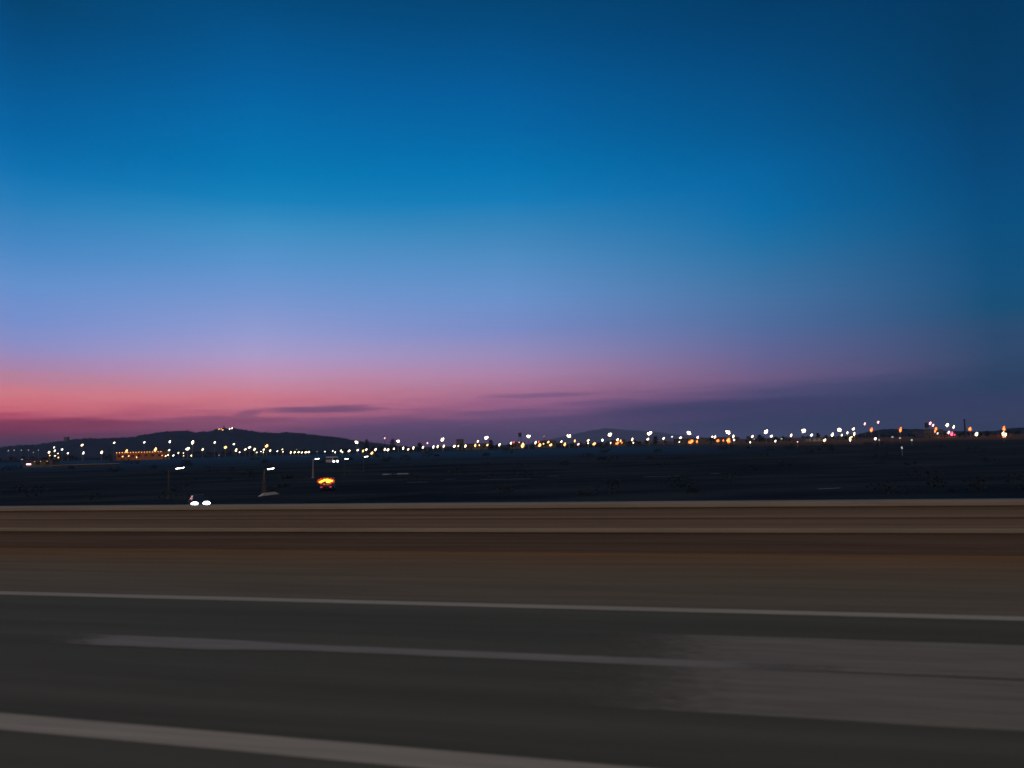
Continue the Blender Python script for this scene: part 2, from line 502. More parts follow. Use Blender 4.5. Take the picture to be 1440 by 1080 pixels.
# tar seam poured along the joint of the slab
MT['tar'] = noise_mat('tar_seam', (.16, .118, .085, 1), (.20, .15, .11, 1), scale=(.3, 4, 1), nscale=1, spec=.1)
ps = up(1250, 949)[1]
worn_strip('tar_seam', ua + 1.0, ua + 34, lambda t: (.034 * smooth(0, .1, t) + .002, .034 * smooth(0, .1, t) + .002), ps, .012, MT['tar'], n=80, seed=9)

# shoulder: grey grit near the edge line, washed-up red earth against the barrier
def shoulder():
    bm = bmesh.new()
    nu, npp = 120, 10
    rnd = random.Random(3)
    g = []
    for i in range(nu + 1):
        u = mix(-900, 260, i / nu)
        g.append([bm.verts.new((u, mix(P3 + .25, PB + .6, j / npp), -.001 if j else .0)) for j in range(npp + 1)])
    for i in range(nu):
        for j in range(npp):
            bm.faces.new((g[i][j], g[i + 1][j], g[i + 1][j + 1], g[i][j + 1]))
    m, nt, b = mat('gritty_shoulder')
    L = nt.links.new
    tc = node(nt, 'ShaderNodeTexCoord'); sx = node(nt, 'ShaderNodeSeparateXYZ'); L(tc.outputs['Object'], sx.inputs[0])
    def nz(sv, detail=6):
        mp = node(nt, 'ShaderNodeMapping'); mp.inputs['Scale'].default_value = sv; L(tc.outputs['Object'], mp.inputs[0])
        n = node(nt, 'ShaderNodeTexNoise'); n.inputs['Scale'].default_value = 1; n.inputs['Detail'].default_value = detail
        L(mp.outputs[0], n.inputs['Vector']); return n.outputs[0]
    ma = node(nt, 'ShaderNodeMath', operation='MULTIPLY_ADD'); L(nz((.05, .7, 1)), ma.inputs[0]); ma.inputs[1].default_value = 3.0; L(sx.outputs[1], ma.inputs[2])
    mr = node(nt, 'ShaderNodeMapRange'); L(ma.outputs[0], mr.inputs[0]); mr.inputs[1].default_value = P3 + 1.3; mr.inputs[2].default_value = PB + 1.6
    cr = node(nt, 'ShaderNodeValToRGB'); e = cr.color_ramp.elements
    e[0].position = 0; e[0].color = (.285, .225, .138, 1)
    e[1].position = 1; e[1].color = (.36, .215, .112, 1)
    k = e.new(.5); k.color = (.30, .218, .125, 1)
    L(mr.outputs[0], cr.inputs[0])
    mx = node(nt, 'ShaderNodeMixRGB', blend_type='MULTIPLY'); mx.inputs[0].default_value = .55
    L(cr.outputs[0], mx.inputs[1])
    c2 = node(nt, 'ShaderNodeValToRGB'); c2.color_ramp.elements[0].position = .3; c2.color_ramp.elements[0].color = (.55, .55, .55, 1); c2.color_ramp.elements[1].position = .7
    L(nz((.16, 2.2, 1), 3), c2.inputs[0]); L(c2.outputs[0], mx.inputs[2])
    L(mx.outputs[0], b.inputs['Base Color'])
    b.inputs['Roughness'].default_value = 1; b.inputs['Specular IOR Level'].default_value = .03
    o = link('road_shoulder', bm, m); o.rotation_euler = (0, 0, ROT)
    return struct(o)
shoulder()

# concrete barrier with a pale coping, a middle moulding and a darker base
HB = EYE * (1 - 83.5 / 150.0)                     # about 1.3 m
def barrier():
    root = empty('concrete_barrier', (PX * PB))
    root.rotation_euler = (0, 0, ROT)
    tag(root, 'long brown stained concrete barrier with pale coping along the road shoulder', 'barrier')
    zl = EYE * (1 - 120 / 150.0)                  # moulding height
    u0, u1 = -900, 260
    face = noise_mat('stained_concrete', (.185, .153, .128, 1), (.25, .213, .182, 1), scale=(.03, 1, 5), nscale=1, lo=.3, hi=.7,
                     c3=(.10, .076, .064, 1), scale3=(.05, 1, 22), n3=1, amount3=.85, spec=.05, bump=.3)
    base = noise_mat('dark_base_concrete', (.118, .097, .083, 1), (.180, .150, .128, 1), scale=(.04, 1, 6), nscale=1, lo=.3, hi=.7,
                     c3=(.065, .048, .042, 1), scale3=(.1, 1, 14), n3=1, amount3=.6, spec=.05, bump=.3)
    pale = noise_mat('pale_concrete', (.39, .35, .275, 1), (.31, .275, .22, 1), scale=(.15, 1, 4), nscale=1,
                     c3=(.25, .215, .18, 1), scale3=(.35, 1, 9), n3=1, amount3=.6, spec=.05, bump=.3)
    b = bmesh.new()
    prism(b, [(.0, 0), (.02, zl - .05), (.62, zl - .05), (.62, 0)], u0, u1)
    link('dark_base', b, base, root)
    b = bmesh.new()
    prism(b, [(-.045, zl - .05), (-.05, zl + .035), (-.02, zl + .055), (.62, zl + .055), (.62, zl - .05)], u0, u1)
    link('moulding', b, pale, root)
    b = bmesh.new()
    zm = EYE * (1 - 103 / 150.0)
    prism(b, [(.04, zl + .055), (.08, zm - .02), (.06, zm), (.09, zm + .02), (.12, HB - .12), (.60, HB - .12), (.60, zl + .055)], u0, u1)
    link('wall_face', b, face, root)
    b = bmesh.new()
    prism(b, [(.052, zm - .018), (.045, zm - .014), (.045, zm + .026), (.052, zm + .03), (.2, zm + .03), (.2, zm - .018)], u0, u1)
    link('ledge_strip', b, noise_mat('ledge_concrete', (.28, .235, .195, 1), (.21, .175, .145, 1), scale=(.12, 1, 4), nscale=1, spec=.05), root)
    b = bmesh.new()
    prism(b, [(.045, HB - .12), (.04, HB - .02), (.06, HB), (.64, HB), (.66, HB - .02), (.66, HB - .12)], u0, u1)
    link('coping', b, pale, root)
barrier()

# ------------------------------------------------------------------ hills
CREST = {}
def ridge(name, prof, D, depth, m, rough=1.0, seed=0, x_ext=None):
    """a hill range: skyline given in the photo, set at its own distance, with real depth before and behind"""
    rnd = random.Random(seed)
    bm = bmesh.new()
    pts = [at(x, y, D) for x, y in prof]
    fine = []
    for (a, b) in zip(pts, pts[1:]):
        k = max(1, int((b - a).length / (D * .0035)))
        for i in range(k):
            fine.append(a.lerp(b, i / k))
    fine.append(pts[-1])
    rows = []
    nn = 12
    for j in range(-nn, nn + 1):
        s = j / nn
        fall = math.cos(s * math.pi / 2) ** 1.3
        row = []
        for i, q in enumerate(fine):
            base = EYE - 4.5
            h = max(0.0, q.z - base)
            wob = math.sin(i * .37 + j * 1.1 + seed) * .06 * h * (1 if j else 0) + rnd.uniform(-1, 1) * rough * (h / 50) * (.5 if j == 0 else 1)
            row.append(bm.verts.new((q.x * (1 + s * depth / D), D + s * depth, base - 2 + (h + 2) * fall + wob)))
        rows.append(row)
    for a, b in zip(rows, rows[1:]):
        for i in range(len(fine) - 1):
            bm.faces.new((a[i], a[i + 1], b[i + 1], b[i]))
    for f in bm.faces:
        f.smooth = True
    CREST[name] = [[v.co.copy() for v in r] for r in rows[nn - 7:nn + 1]]
    return struct(link(name, bm, m))

MT['hill'] = noise_mat('scrub_hill', (.012, .026, .036, 1), (.022, .04, .05, 1), nscale=.02, detail=8, spec=0, rough=1)
hill_prof = [(-420, 660), (-260, 648), (-140, 640), (-60, 634), (0, 630), (25, 627), (55, 626), (85, 621), (100, 619), (150, 617), (190, 615.5), (212, 611), (225, 609), (235, 608), (262, 608),
             (275, 610), (290, 608), (303, 605), (316, 603.5), (328, 604), (345, 607), (365, 608.5), (390, 610), (402, 609), (420, 610), (450, 613),
             (480, 617), (510, 621.5), (540, 625), (570, 629), (610, 633)]
ridge('hill', hill_prof, 2400, 420, MT['hill'], rough=2.4, seed=2)
MT['far_hill'] = noise_mat('hazy_far_hill', (.10, .085, .115, 1), (.13, .11, .14, 1), nscale=.004, detail=8, spec=0, rough=1)  # pale purple base colour holds part of the air haze
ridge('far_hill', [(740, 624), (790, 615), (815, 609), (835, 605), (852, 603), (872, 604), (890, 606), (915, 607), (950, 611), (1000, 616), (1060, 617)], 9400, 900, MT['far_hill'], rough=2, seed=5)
ridge('low_hill', [(1195, 614), (1222, 607), (1240, 604), (1270, 603.5), (1300, 604), (1330, 606), (1365, 607), (1400, 606), (1425, 602), (1460, 600), (1520, 602), (1600, 608), (1700, 612)], 1500, 260, MT['hill'], rough=2, seed=8)

# ------------------------------------------------------------------ lamps
ORD = ['first', 'second', 'third', 'fourth', 'fifth', 'sixth', 'seventh', 'eighth', 'ninth', 'tenth', 'eleventh', 'twelfth', 'thirteenth',
       'fourteenth', 'fifteenth', 'sixteenth', 'seventeenth', 'eighteenth', 'nineteenth', 'twentieth']

_bm = bmesh.new(); tube(_bm, (0, 0, 0), (0, 0, 1), 1.0, .6, 8)
_po = link('pole', _bm, MT['steel']); POLE = _po.data; bpy.data.objects.remove(_po)
HEADS = {}
def head_mesh(kind):
    """a street lamp luminaire of unit half-width: hood, lenses and added glow balls, a bit lopsided"""
    if kind in HEADS:
        return HEADS[kind]
    rnd = random.Random(kind)
    bm = bmesh.new()
    ball(bm, (-.30, 0, -.32), (.80, .7, .74), 2, 0)                            # two lenses, one slung lower
    ball(bm, (.34, 0, .38), (.62, .6, .70), 2, 0)
    for v in bm.verts:
        v.co *= 1 + rnd.uniform(-.14, .14)
    box(bm, (.1, 0, 1.12), (1.3, 1.2, .14), 0, 1)                              # hood
    for k in range(6):                                                         # small glow balls added round the lenses for the halo
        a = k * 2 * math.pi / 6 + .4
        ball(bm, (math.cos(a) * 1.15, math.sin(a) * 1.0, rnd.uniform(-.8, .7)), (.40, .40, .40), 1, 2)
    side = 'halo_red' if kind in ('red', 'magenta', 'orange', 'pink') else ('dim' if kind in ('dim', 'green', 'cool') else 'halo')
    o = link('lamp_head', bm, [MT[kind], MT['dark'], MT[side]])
    HEADS[kind] = o.data
    bpy.data.objects.remove(o)
    return HEADS[kind]

# floodlight mast: pole, ring, four floodlights
_bm = bmesh.new()
tube(_bm, (-1.2, 0, 0), (1.2, 0, 0), .08, .08, 6); tube(_bm, (0, -1.0, 0), (0, 1.0, 0), .08, .08, 6)
_o = link('head_frame', _bm, MT['steel']); FRAME = _o.data; bpy.data.objects.remove(_o)
_bm = bmesh.new()
ball(_bm, (0, -.1, 0), (.62, .3, .55), 2, 0)
box(_bm, (0, .25, .1), (1.2, .3, 1.0), 0, 1)
for dx in (-.72, .72):  # warm rim glow added as a small ball on each side
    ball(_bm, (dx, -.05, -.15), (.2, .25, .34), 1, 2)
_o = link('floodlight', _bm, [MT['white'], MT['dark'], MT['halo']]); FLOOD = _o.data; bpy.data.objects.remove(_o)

def child(name, me, parent, loc, scale=(1, 1, 1), rz=0.0):
    o = bpy.data.objects.new(name, me); COL.objects.link(o)
    o.parent = parent; o.location = loc; o.scale = scale; o.rotation_euler = (0, 0, rz)
    return o

MASTS = [(501.5, 622), (560, 620.5), (622, 618), (683.5, 616), (743, 614), (800, 613), (857.5, 611), (913, 610), (968.5, 609), (1023.5, 608), (1077, 607), (1130, 606), (1180.5, 605)]
DM = 545
for k, (x, y) in enumerate(MASTS):
    P = at(x, y, DM + 6 * math.sin(k * 2.1))
    g = ground_z(P.x, P.y)
    root = empty('floodlight_mast', (P.x, P.y, g))
    tag(root, '%s mast from the hill foot in the even row of tall white floodlights' % ORD[k], 'floodlight mast', 'floodlight masts in an even row across the plain')
    h = P.z - g
    child('pole', POLE, root, (0, 0, 0), (.22, .22, h))
    child('head_frame', FRAME, root, (0, 0, h), rz=k)
    rnd = random.Random(k + 50)
    s = mix(.72, 1.0, min(1, k / 7))
    for q, (dx, dz) in enumerate(((-.62, .45), (.66, .52), (-.55, -.5), (.5, -.45))):
        child('floodlight', FLOOD, root, ((dx + rnd.uniform(-.25, .25)) * s, rnd.uniform(-.5, .1), h + (dz + rnd.uniform(-.25, .25)) * s), (s * (1.4, 1.05, .8, 1.05)[(q + k) % 4],) * 3, rnd.uniform(-.5, .5))

# every other lamp: x, y in the photo, half-size in its pixels, colour
S, Md, B = 1.15, 1.75, 2.5
LAMPS = {
 'slope': [(11.7,633.7,1.0,'dim'),(20,633,.9,'dim'),(30,633,.8,'dim'),(40,633,.8,'dim'),(47,636,.9,'dim'),(54,633,.8,'dim')],
 'cluster': [(31,646,S,'dim'),(69,636,2.0,'white'),(76,629.3,S,'white'),(77,634,1.8,'white'),(87.5,632,Md,'white'),(95.5,637.5,1.4,'white'),(70,640.6,1.0,'warm'),(77.5,641,1.1,'white'),(81.5,637.6,.8,'white'),(82,643.3,1.1,'warm')],
 'building': [(115.5,626,2.0,'white'),(117.3,637,1.8,'white'),(143,636,2.3,'white'),(160.5,622.6,1.5,'white'),(203,622,1.7,'white'),
              (172.5,642,1.2,'warm'),(181,641.3,1.1,'warm'),(192,643,1.1,'warm')],
 'afterbuilding': [(228,640.6,.9,'warm'),(233,641.2,1.1,'white'),(236.4,640,1.0,'white'),(238.8,621.2,1.9,'white'),(238,633,1.5,'white'),(244,640.5,1.5,'white'),(251,637,1.2,'white'),
              (258,637,.9,'white'),(258,641,.9,'white'),(264,631,2.9,'white'),(269,640.6,1.2,'white'),(271,622,2.8,'white'),(285,632.3,1.7,'white')],
 'hillfoot': [(302,622.3,1.6,'white'),(308,640,.9,'dim'),(317,629,2.6,'warm'),(329,624.5,1.6,'white'),(332,633,2.2,'white'),(337,636,1.1,'white'),(345,632,1.7,'white'),(351,629,2.1,'white'),
              (358,632,2.1,'white'),(361,636.3,1.1,'white'),(367,635,.8,'white'),(371,632.3,1.5,'white'),(375,627,2.7,'warm'),(370.5,636,.8,'white'),(380,633.6,1.7,'white')],
 'cabin': [(390,634.6,1.2,'white'),(397,632,1.0,'white'),(398,635.3,.9,'white'),(409,636.2,1.5,'white'),(414.5,636,1.6,'white'),(417,632,.8,'dim'),(420,636,1.5,'white'),(424.7,636.3,1.3,'white'),
           (430,636,1.7,'white'),(434,635.8,1.7,'white'),(446,635,.8,'dim'),(457,635,1.0,'white'),(468,634.3,1.0,'white'),(471.5,636,1.1,'white'),(479.5,634,1.5,'white'),(481.5,636,1.0,'white'),(491,634,1.8,'white')],
}
ROW = [(503,633,1.4,'white'),(510.5,634,1.5,'warm'),(515,632.2,1.4,'white'),(523,637,2.0,'warm'),(528,632.3,1.7,'white'),(541,632,1.5,'white'),(545.5,632.6,1.7,'white'),(554,631,1.2,'white'),
 (567,630.2,1.6,'white'),(574,632,1.3,'white'),(581.3,630,1.6,'white'),(595,629,1.5,'white'),(609.5,628.5,1.6,'white'),(615.5,628,1.6,'white'),(624,627.5,1.5,'white'),(639,627.5,1.8,'white'),
 (644.5,627,.9,'white'),(654.5,627.3,1.7,'white'),(601,623,1.3,'pink'),(668.3,626.3,1.7,'warm'),(672,620.6,1.4,'white'),(674,626,1.0,'warm'),(685.3,625.7,1.4,'warm'),(702.5,625.3,1.7,'white'),
 (718.5,623.2,1.5,'white'),(722.5,622,1.1,'red'),(730,622,.8,'pink'),(735,626,3.0,'warm'),(753.3,622.4,1.6,'white'),(757.5,621.3,1.3,'red'),(759,625.7,2.3,'warm'),(764.3,624,1.0,'warm'),
 (771,621.6,1.6,'warm'),(774.5,625.6,1.9,'warm'),(789.5,621,1.4,'white'),(794.2,624.7,2.0,'warm'),(808.3,620,1.5,'warm'),(813.3,624.7,1.7,'pink'),(827.2,619.4,1.6,'white'),(827,623.3,1.0,'white'),
 (835.5,624,2.1,'warm'),(847.2,619,1.7,'white'),(858.7,623,1.0,'white'),(868.3,618.3,1.7,'white'),(868,623.2,2.4,'orange'),(872.8,619.8,1.4,'warm'),(874.5,622.6,1.1,'orange'),(889.2,618,1.8,'white'),(890.6,622.6,.9,'white'),
 (911,617.6,1.7,'white'),(933.3,616.5,1.7,'white'),(945,614.2,1.1,'cool'),(957,615.6,1.7,'white'),(955.3,621.6,.8,'white'),(971.5,621.2,3.2,'orange'),(973.5,620.2,1.9,'warm'),(981,615.2,1.7,'white'),(980.2,621,1.8,'orange'),
 (1001.6,614,1.1,'white'),(1005.3,614.4,1.7,'white'),(1009.6,619.6,2.4,'orange'),(1017.2,619.5,1.3,'orange'),(1025,619.6,3.1,'orange'),(1023.5,619,1.8,'warm'),(1031.2,613.8,1.7,'white'),(1032.3,618.8,1.4,'white'),
 (1055,622,1.2,'white'),(1058,613.8,1.7,'white'),(1060.5,617.5,.9,'dim'),(1084.7,613.2,1.8,'white'),(1090.3,620.2,1.4,'white'),(1099,617,1.3,'dim'),(1112.5,612.2,1.8,'white'),(1121.5,621.4,.9,'pink'),
 (1141.3,611.8,1.9,'white'),(1159.7,619,1.7,'white'),(1170.5,611.2,1.9,'white')]
END = [(1183.7,612,1.2,'white'),(1191.7,608.7,1.3,'white'),(1195.5,617.5,1.9,'white'),(1198,614.2,1.0,'warm'),(1200.2,603.3,1.6,'white'),(1201.3,610.3,1.6,'white'),(1216.2,596,1.5,'pink'),
 (1225.4,604.4,2.2,'orange'),(1231,617,1.6,'white'),(1236.3,618.6,1.0,'dim'),(1235,593.6,1.7,'pink'),(1255,614.5,1.1,'dim'),(1266.3,604.2,2.2,'orange'),(1265.6,616,1.1,'dim'),(1268.3,629.5,1.2,'green'),(1282,618.7,1.2,'green')]
YARD = [(1308.2,595.2,1.8,'pink'),(1312.2,598,1.6,'pink'),(1316.3,603,2.0,'orange'),(1315,606,1.5,'orange'),(1318.5,609.5,1.1,'cool'),(1332,597.8,2.2,'white'),(1341,600.3,1.4,'white'),(1334,608.2,2.0,'pink'),
 (1338.6,610,2.4,'magenta'),(1342.5,611.4,1.0,'red'),(1364.2,603.2,2.4,'orange'),(1373,610.5,2.2,'white'),(1412,602.8,2.4,'orange'),(1410.5,609.6,1.8,'white'),(1414.2,611.6,1.7,'white'),(1411.5,613.8,1.4,'orange')]

CNAME = {'white': 'white', 'warm': 'yellowish', 'orange': 'orange', 'red': 'red', 'pink': 'pinkish', 'magenta': 'magenta red', 'dim': 'faint', 'cool': 'bluish', 'green': 'greenish'}
def size_word(r):
    return 'large' if r >= 2.3 else ('small' if r < 1.2 else 'medium')

def street_lamp(x, y, r, kind, D, label, group, name='street_lamp', cat='street lamp', kscale=.8):
    horizon = 625 - .0255 * (x - 720)
    # keep the lamp clear of the ground below it
    for _ in range(60):
        P = at(x, y, D); g = ground_z(P.x, P.y)
        if P.z - g > 2.6 or D < 140:
            break
        D -= 8
    root = empty(name, (P.x, P.y, g))
    tag(root, label, cat, group)
    h = max(.6, P.z - g)
    rad = r * D / F * (kscale if x > 480 else kscale * .86)
    child('pole', POLE, root, (0, 0, 0), (.11 + rad * .06, .11 + rad * .06, h))
    kk = kind if kind != 'white' else ('white', 'white2', 'white', 'white3', 'white2')[int(x * 7.7) % 5]
    v = 1 + .22 * math.sin(x * 3.1)
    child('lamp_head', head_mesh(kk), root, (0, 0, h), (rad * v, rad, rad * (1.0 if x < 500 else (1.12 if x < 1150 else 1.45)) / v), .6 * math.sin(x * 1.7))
    return root

def run(items, D, fmt, group, jitter=40, seed=1):
    rnd = random.Random(seed)
    cnt = {}
    for (x, y, r, k) in sorted(items):
        key = (size_word(r), CNAME[k])
        cnt[key] = cnt.get(key, 0) + 1
        street_lamp(x, y, r, k, D + rnd.uniform(-jitter, jitter), fmt(ORD[cnt[key] - 1], *key), group)

run(LAMPS['slope'], 900, lambda o, s, c: '%s tiny faint lamp on the dark slope at the outer end of the hill' % o, 'faint lamps on the dark slope', 60, 1)
run(LAMPS['cluster'], 520, lambda o, s, c: '%s %s %s lamp of the cluster between slope end and bare lamps' % (o, s, c), 'clustered lamps below the slope', 40, 2)
run(LAMPS['building'], 520, lambda o, s, c: '%s %s %s lamp standing around the orange lit hall, from its outer side' % (o, s, c), 'lamps around the orange hall', 20, 3)
run(LAMPS['afterbuilding'], 540, lambda o, s, c: '%s %s %s lamp after the orange lit hall, going towards the hilltop mast' % (o, s, c), 'lamps between the hall and the hilltop', 40, 4)
run(LAMPS['hillfoot'], 560, lambda o, s, c: '%s %s %s lamp under the hilltop mast, going away from the hall' % (o, s, c), 'lamps under the hilltop', 40, 5)
run(LAMPS['cabin'], 560, lambda o, s, c: '%s %s %s lamp in the low string before the first floodlight mast' % (o, s, c), 'low lamps before the floodlight masts', 40, 6)
# between the masts: named after the two masts they stand between
seg = {}
for it in ROW:
    k = max(0, sum(1 for m in MASTS if m[0] <= it[0] + .01) - 1)
    seg.setdefault(k, []).append(it)
rs = random.Random(11)
for k, its in seg.items():
    cnt = {}
    for (x, y, r, c) in sorted(its):
        key = (size_word(r), CNAME[c]); cnt[key] = cnt.get(key, 0) + 1
        street_lamp(x, y, r, c, 575 + rs.uniform(-20, 40),
            '%s %s %s lamp going outward from the %s floodlight mast' % (ORD[cnt[key] - 1], key[0], key[1], ORD[k]), 'lamps between the floodlight masts')
run(END, 560, lambda o, s, c: '%s %s %s lamp beyond the last floodlight mast, short of the works' % (o, s, c), 'lamps beyond the floodlight masts', 25, 8)
run(YARD, 560, lambda o, s, c: '%s %s %s lamp at the works with the thin chimney' % (o, s, c), 'lamps of the works', 20, 9)

# ------------------------------------------------------------------ hilltop
def lattice(name, x, y, D, h, w, label, cat, top=None):
    P = at(x, y, D)
    root = empty(name, (P.x, P.y, P.z - h))
    tag(root, label, cat)
    bm = bmesh.new()
    for sx, sy in ((-1, -1), (1, -1), (1, 1), (-1, 1)):
        tube(bm, (sx * w, sy * w, -3), (sx * w * .25, sy * w * .25, h), w * .12, w * .10, 5)
    n = 5
    for i in range(n):
        a, b = i / n, (i + 1) / n
        wa, wb = mix(w, w * .25, a), mix(w, w * .25, b)
        tube(bm, (-wa, -wa, a * h), (wb, -wb, b * h), w * .07, w * .07, 5)
        tube(bm, (wa, wa, a * h), (-wb, wb, b * h), w * .07, w * .07, 5)
    link('mast_frame', bm, MT['dark'], root)
    bm = bmesh.new()
    box(bm, (0, 0, h + w * .3), (w * 1.1, w * 1.1, w * .6), 0, 0, w * .1)
    link('antenna_box', bm, MT['dark'], root)
    return root
lattice('telecom_mast', 315, 600.5, 2400, 14, 4.0, 'dark lattice mast on the highest point of the hill', 'telecom mast')
for k, (x, y, r) in enumerate([(308, 605, .9), (311, 604.7, .8), (313.3, 606.2, 1.0), (323, 604.6, 1.1), (326.3, 603.8, 1.2)]):
    P = at(x, y - 1.6, 2310)
    root = empty('hilltop_lamp', (P.x, P.y, P.z - 7))
    tag(root, '%s tiny white lamp on the hilltop beside the lattice mast' % ORD[k], 'lamp', 'lamps on the hilltop')
    rad = r * 2385 / F * .62
    child('pole', POLE, root, (0, 0, -10), (.5, .5, 17))
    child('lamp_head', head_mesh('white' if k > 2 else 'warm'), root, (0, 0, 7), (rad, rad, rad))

# ------------------------------------------------------------------ buildings on the plain
MT['wall'] = noise_mat('dull_render', (.16, .15, .14, 1), (.10, .10, .10, 1), nscale=.4, spec=.02)
MT['lamplit'] = noise_mat('lamplit_render', (.42, .17, .08, 1), (.30, .12, .06, 1), nscale=.5, spec=.02)  # orange and red lamplight put into the wall colour
MT['roof'] = noise_mat('dark_roof', (.05, .05, .055, 1), (.08, .075, .07, 1), nscale=.6, spec=.02)
MT['dimwin'] = glow('lit_window', (1.0, .72, .38), .25)
MT['pale'] = noise_mat('pale_wall', (.45, .43, .42, 1), (.36, .35, .34, 1), nscale=.4, spec=.02)

def hall(name, x0, x1, ytop, D, depth, label, cat='building', wall='wall', windows=5, door=True, win=None, roofh=.5, rz=0.0, group=None):
    a, b = at(x0, ytop, D), at(x1, ytop, D)
    cx = (a.x + b.x) / 2
    w = abs(b.x - a.x)
    g = ground_z(cx, D)
    h = max(2.4, (a.z + b.z) / 2 - g)
    root = empty(name, (cx, D, g), rz)
    tag(root, label, cat, group)
    bm = bmesh.new(); box(bm, (0, depth / 2, h / 2 - .3), (w, depth, h + .6 - roofh))
    link('wall', bm, MT[wall], root)
    bm = bmesh.new()
    z = h - roofh / 2 - .3
    prism(bm, [(-.5, z), (depth / 2, z + roofh), (depth + .5, z)], -w / 2 - .4, w / 2 + .4)
    link('roof', bm, MT['roof'], root)
    n = windows
    for i in range(n):
        wx = -w / 2 + w * (i + .5) / n
        fr = bmesh.new()
        ww, wh, wz = min(1.6, w / n * .5), min(1.2, h * .35), h * .5
        for (c, s) in (((wx, -.05, wz + wh / 2), (ww + .2, .12, .12)), ((wx, -.05, wz - wh / 2), (ww + .2, .12, .12)),
                       ((wx - ww / 2, -.05, wz), (.12, .1, wh - .12)), ((wx + ww / 2, -.05, wz), (.12, .1, wh - .12))):
            box(fr, c, s)
        f = link('window', fr, MT['dark'], root)
        pn = bmesh.new(); box(pn, (wx, -.02, wz), (ww - .13, .05, wh - .13))
        link('pane', pn, MT[win] if (win and i % 2 == 0) else MT['dark'], f)
    if door:
        d = bmesh.new(); box(d, (w * .5 / max(n, 1) - w / 2 + w / max(n, 1) * .5, -.04, min(1.1, h * .4)), (1.1, .1, min(2.2, h * .8)))
        link('door', d, MT['dark'], root)
    return root, w, h

# orange lit hall with bulbs along its eaves
def orange_hall():
    root, w, h = hall('orange_hall', 163, 229, 634.3, 505, 9, 'long low terracotta hall lit orange with a string of bulbs under the eaves', wall='lamplit', windows=7)
    n = 17
    for i in range(n):
        x = -w / 2 + w * (i + .5) / n
        bm = bmesh.new()
        tube(bm, (0, .5, .1), (0, 0, .1), .05, .05, 5)
        ball(bm, (0, -.05, 0), (.2, .2, .2), 2, 1)
        o = link('eave_bulb', bm, [MT['dark'], MT['bulb']], root)
        o.location = (x, -.75, h - .75)
    # two tall lamps standing in front of its corners
    street_lamp(178, 634, 2.2, 'warm', 497, 'large yellowish lamp in front of the orange hall near its outer corner', 'tall lamps at the orange hall')
    street_lamp(218.5, 632, 2.9, 'warm', 497, 'largest yellowish lamp in front of the orange hall near its inner corner', 'tall lamps at the orange hall')
orange_hall()

# kiosk with a glaring front, far out
def kiosk():
    root, w, h = hall('lit_kiosk', 33, 74, 646.5, 395, 6, 'low dark roadside building with one glaring white lit window', wall='wall', windows=3, door=False)
    bm = bmesh.new()
    box(bm, (-w * .31, -.25, h * .42), (2.3, .12, .62), 0, 0, .04)
    link('lit_sign', bm, MT['pink'], root)
    bm = bmesh.new()
    for i in range(3):
        tube(bm, (-w * .1 + i * 3.3, -.6, h - .8), (-w * .1 + i * 3.3, 0, h - .7), .05, .05, 5)
        ball(bm, (-w * .1 + i * 3.3, -.65, h - .9), (.12, .12, .09), 1, 1)
    link('wall_lamp', bm, [MT['dark'], MT['warm']], root)
kiosk()

# pale low boundary wall between kiosk and hall
def low_wall():
    a, b = at(74, 652, 372), at(168, 650, 384)
    g = ground_z(a.x, a.y)
    root = empty('boundary_wall', (a.x, a.y, g), math.atan2(b.y - a.y, b.x - a.x))
    tag(root, 'low pale blue grey boundary wall between the lit kiosk and the orange hall', 'wall')
    w = (b - a).length
    bm = bmesh.new(); box(bm, (w / 2, 0, .45), (w, .3, 1.3)); link('wall_panel', bm, MT['roof'], root)
    bm = bmesh.new(); box(bm, (w / 2, 0, 1.19), (w + .1, .42, .18)); link('coping', bm, MT['pale'], root)
low_wall()

hall('flat_block', 641.5, 651, 617.5, 640, 8, 'dark cube shaped block rising above the lamps after the third floodlight mast', windows=2, roofh=.2)
for k, (x0, x1, y, lab) in enumerate([
        (655, 684, 623.5, 'low dark shed behind the lamps just before the fourth floodlight mast'),
        (717, 738, 621.5, 'low dark shed behind the large yellowish lamp before the fifth mast'),
        (752, 782, 619.5, 'low dark shed behind red lamps after the fifth floodlight mast'),
        (862, 880, 618.0, 'small shed behind the orange lamp after the seventh floodlight mast'),
        (952, 1000, 616.2, 'long dark shed behind the big orange lamps around the ninth mast'),
        (1004, 1040, 614.6, 'long dark shed behind the orange lamps around the tenth mast'),
        (1088, 1108, 615.5, 'dark shed standing between the eleventh and the twelfth floodlight mast'),
        (1186, 1207, 613.0, 'dark shed just beyond the last floodlight mast')]):
    hall('storage_shed', x0, x1, y, 610 + 9 * k % 40, 14, lab, 'shed', windows=4, win=None, group='dark sheds behind the lamps')
hall('lit_office', 1138, 1156, 615.2, 590, 8, 'low building with faint yellow lit windows after the twelfth floodlight mast', windows=6, win='dimwin', wall='pale')
hall('works_building', 1300, 1326, 603.5, 600, 18, 'dark tall works building behind orange and pinkish lamps', windows=4, roofh=.6)
hall('loading_shed', 1319, 1346, 611.8, 585, 10, 'low reddish lit loading shed below the magenta lamp', windows=3, wall='lamplit')  # reddish walls carry the red lamp's glow from the ground here
hall('gatehouse', 1402, 1422, 610.5, 590, 6, 'small gatehouse under the orange lamp farthest along the works', windows=2, wall='lamplit')  # red glow under the lamps is in the wall colour

hall('tower_block', 89.5, 94.5, 614.5, 2300, 12, 'dark tower block on the hill shoulder above the clustered lamps', windows=2, door=False, roofh=.6)

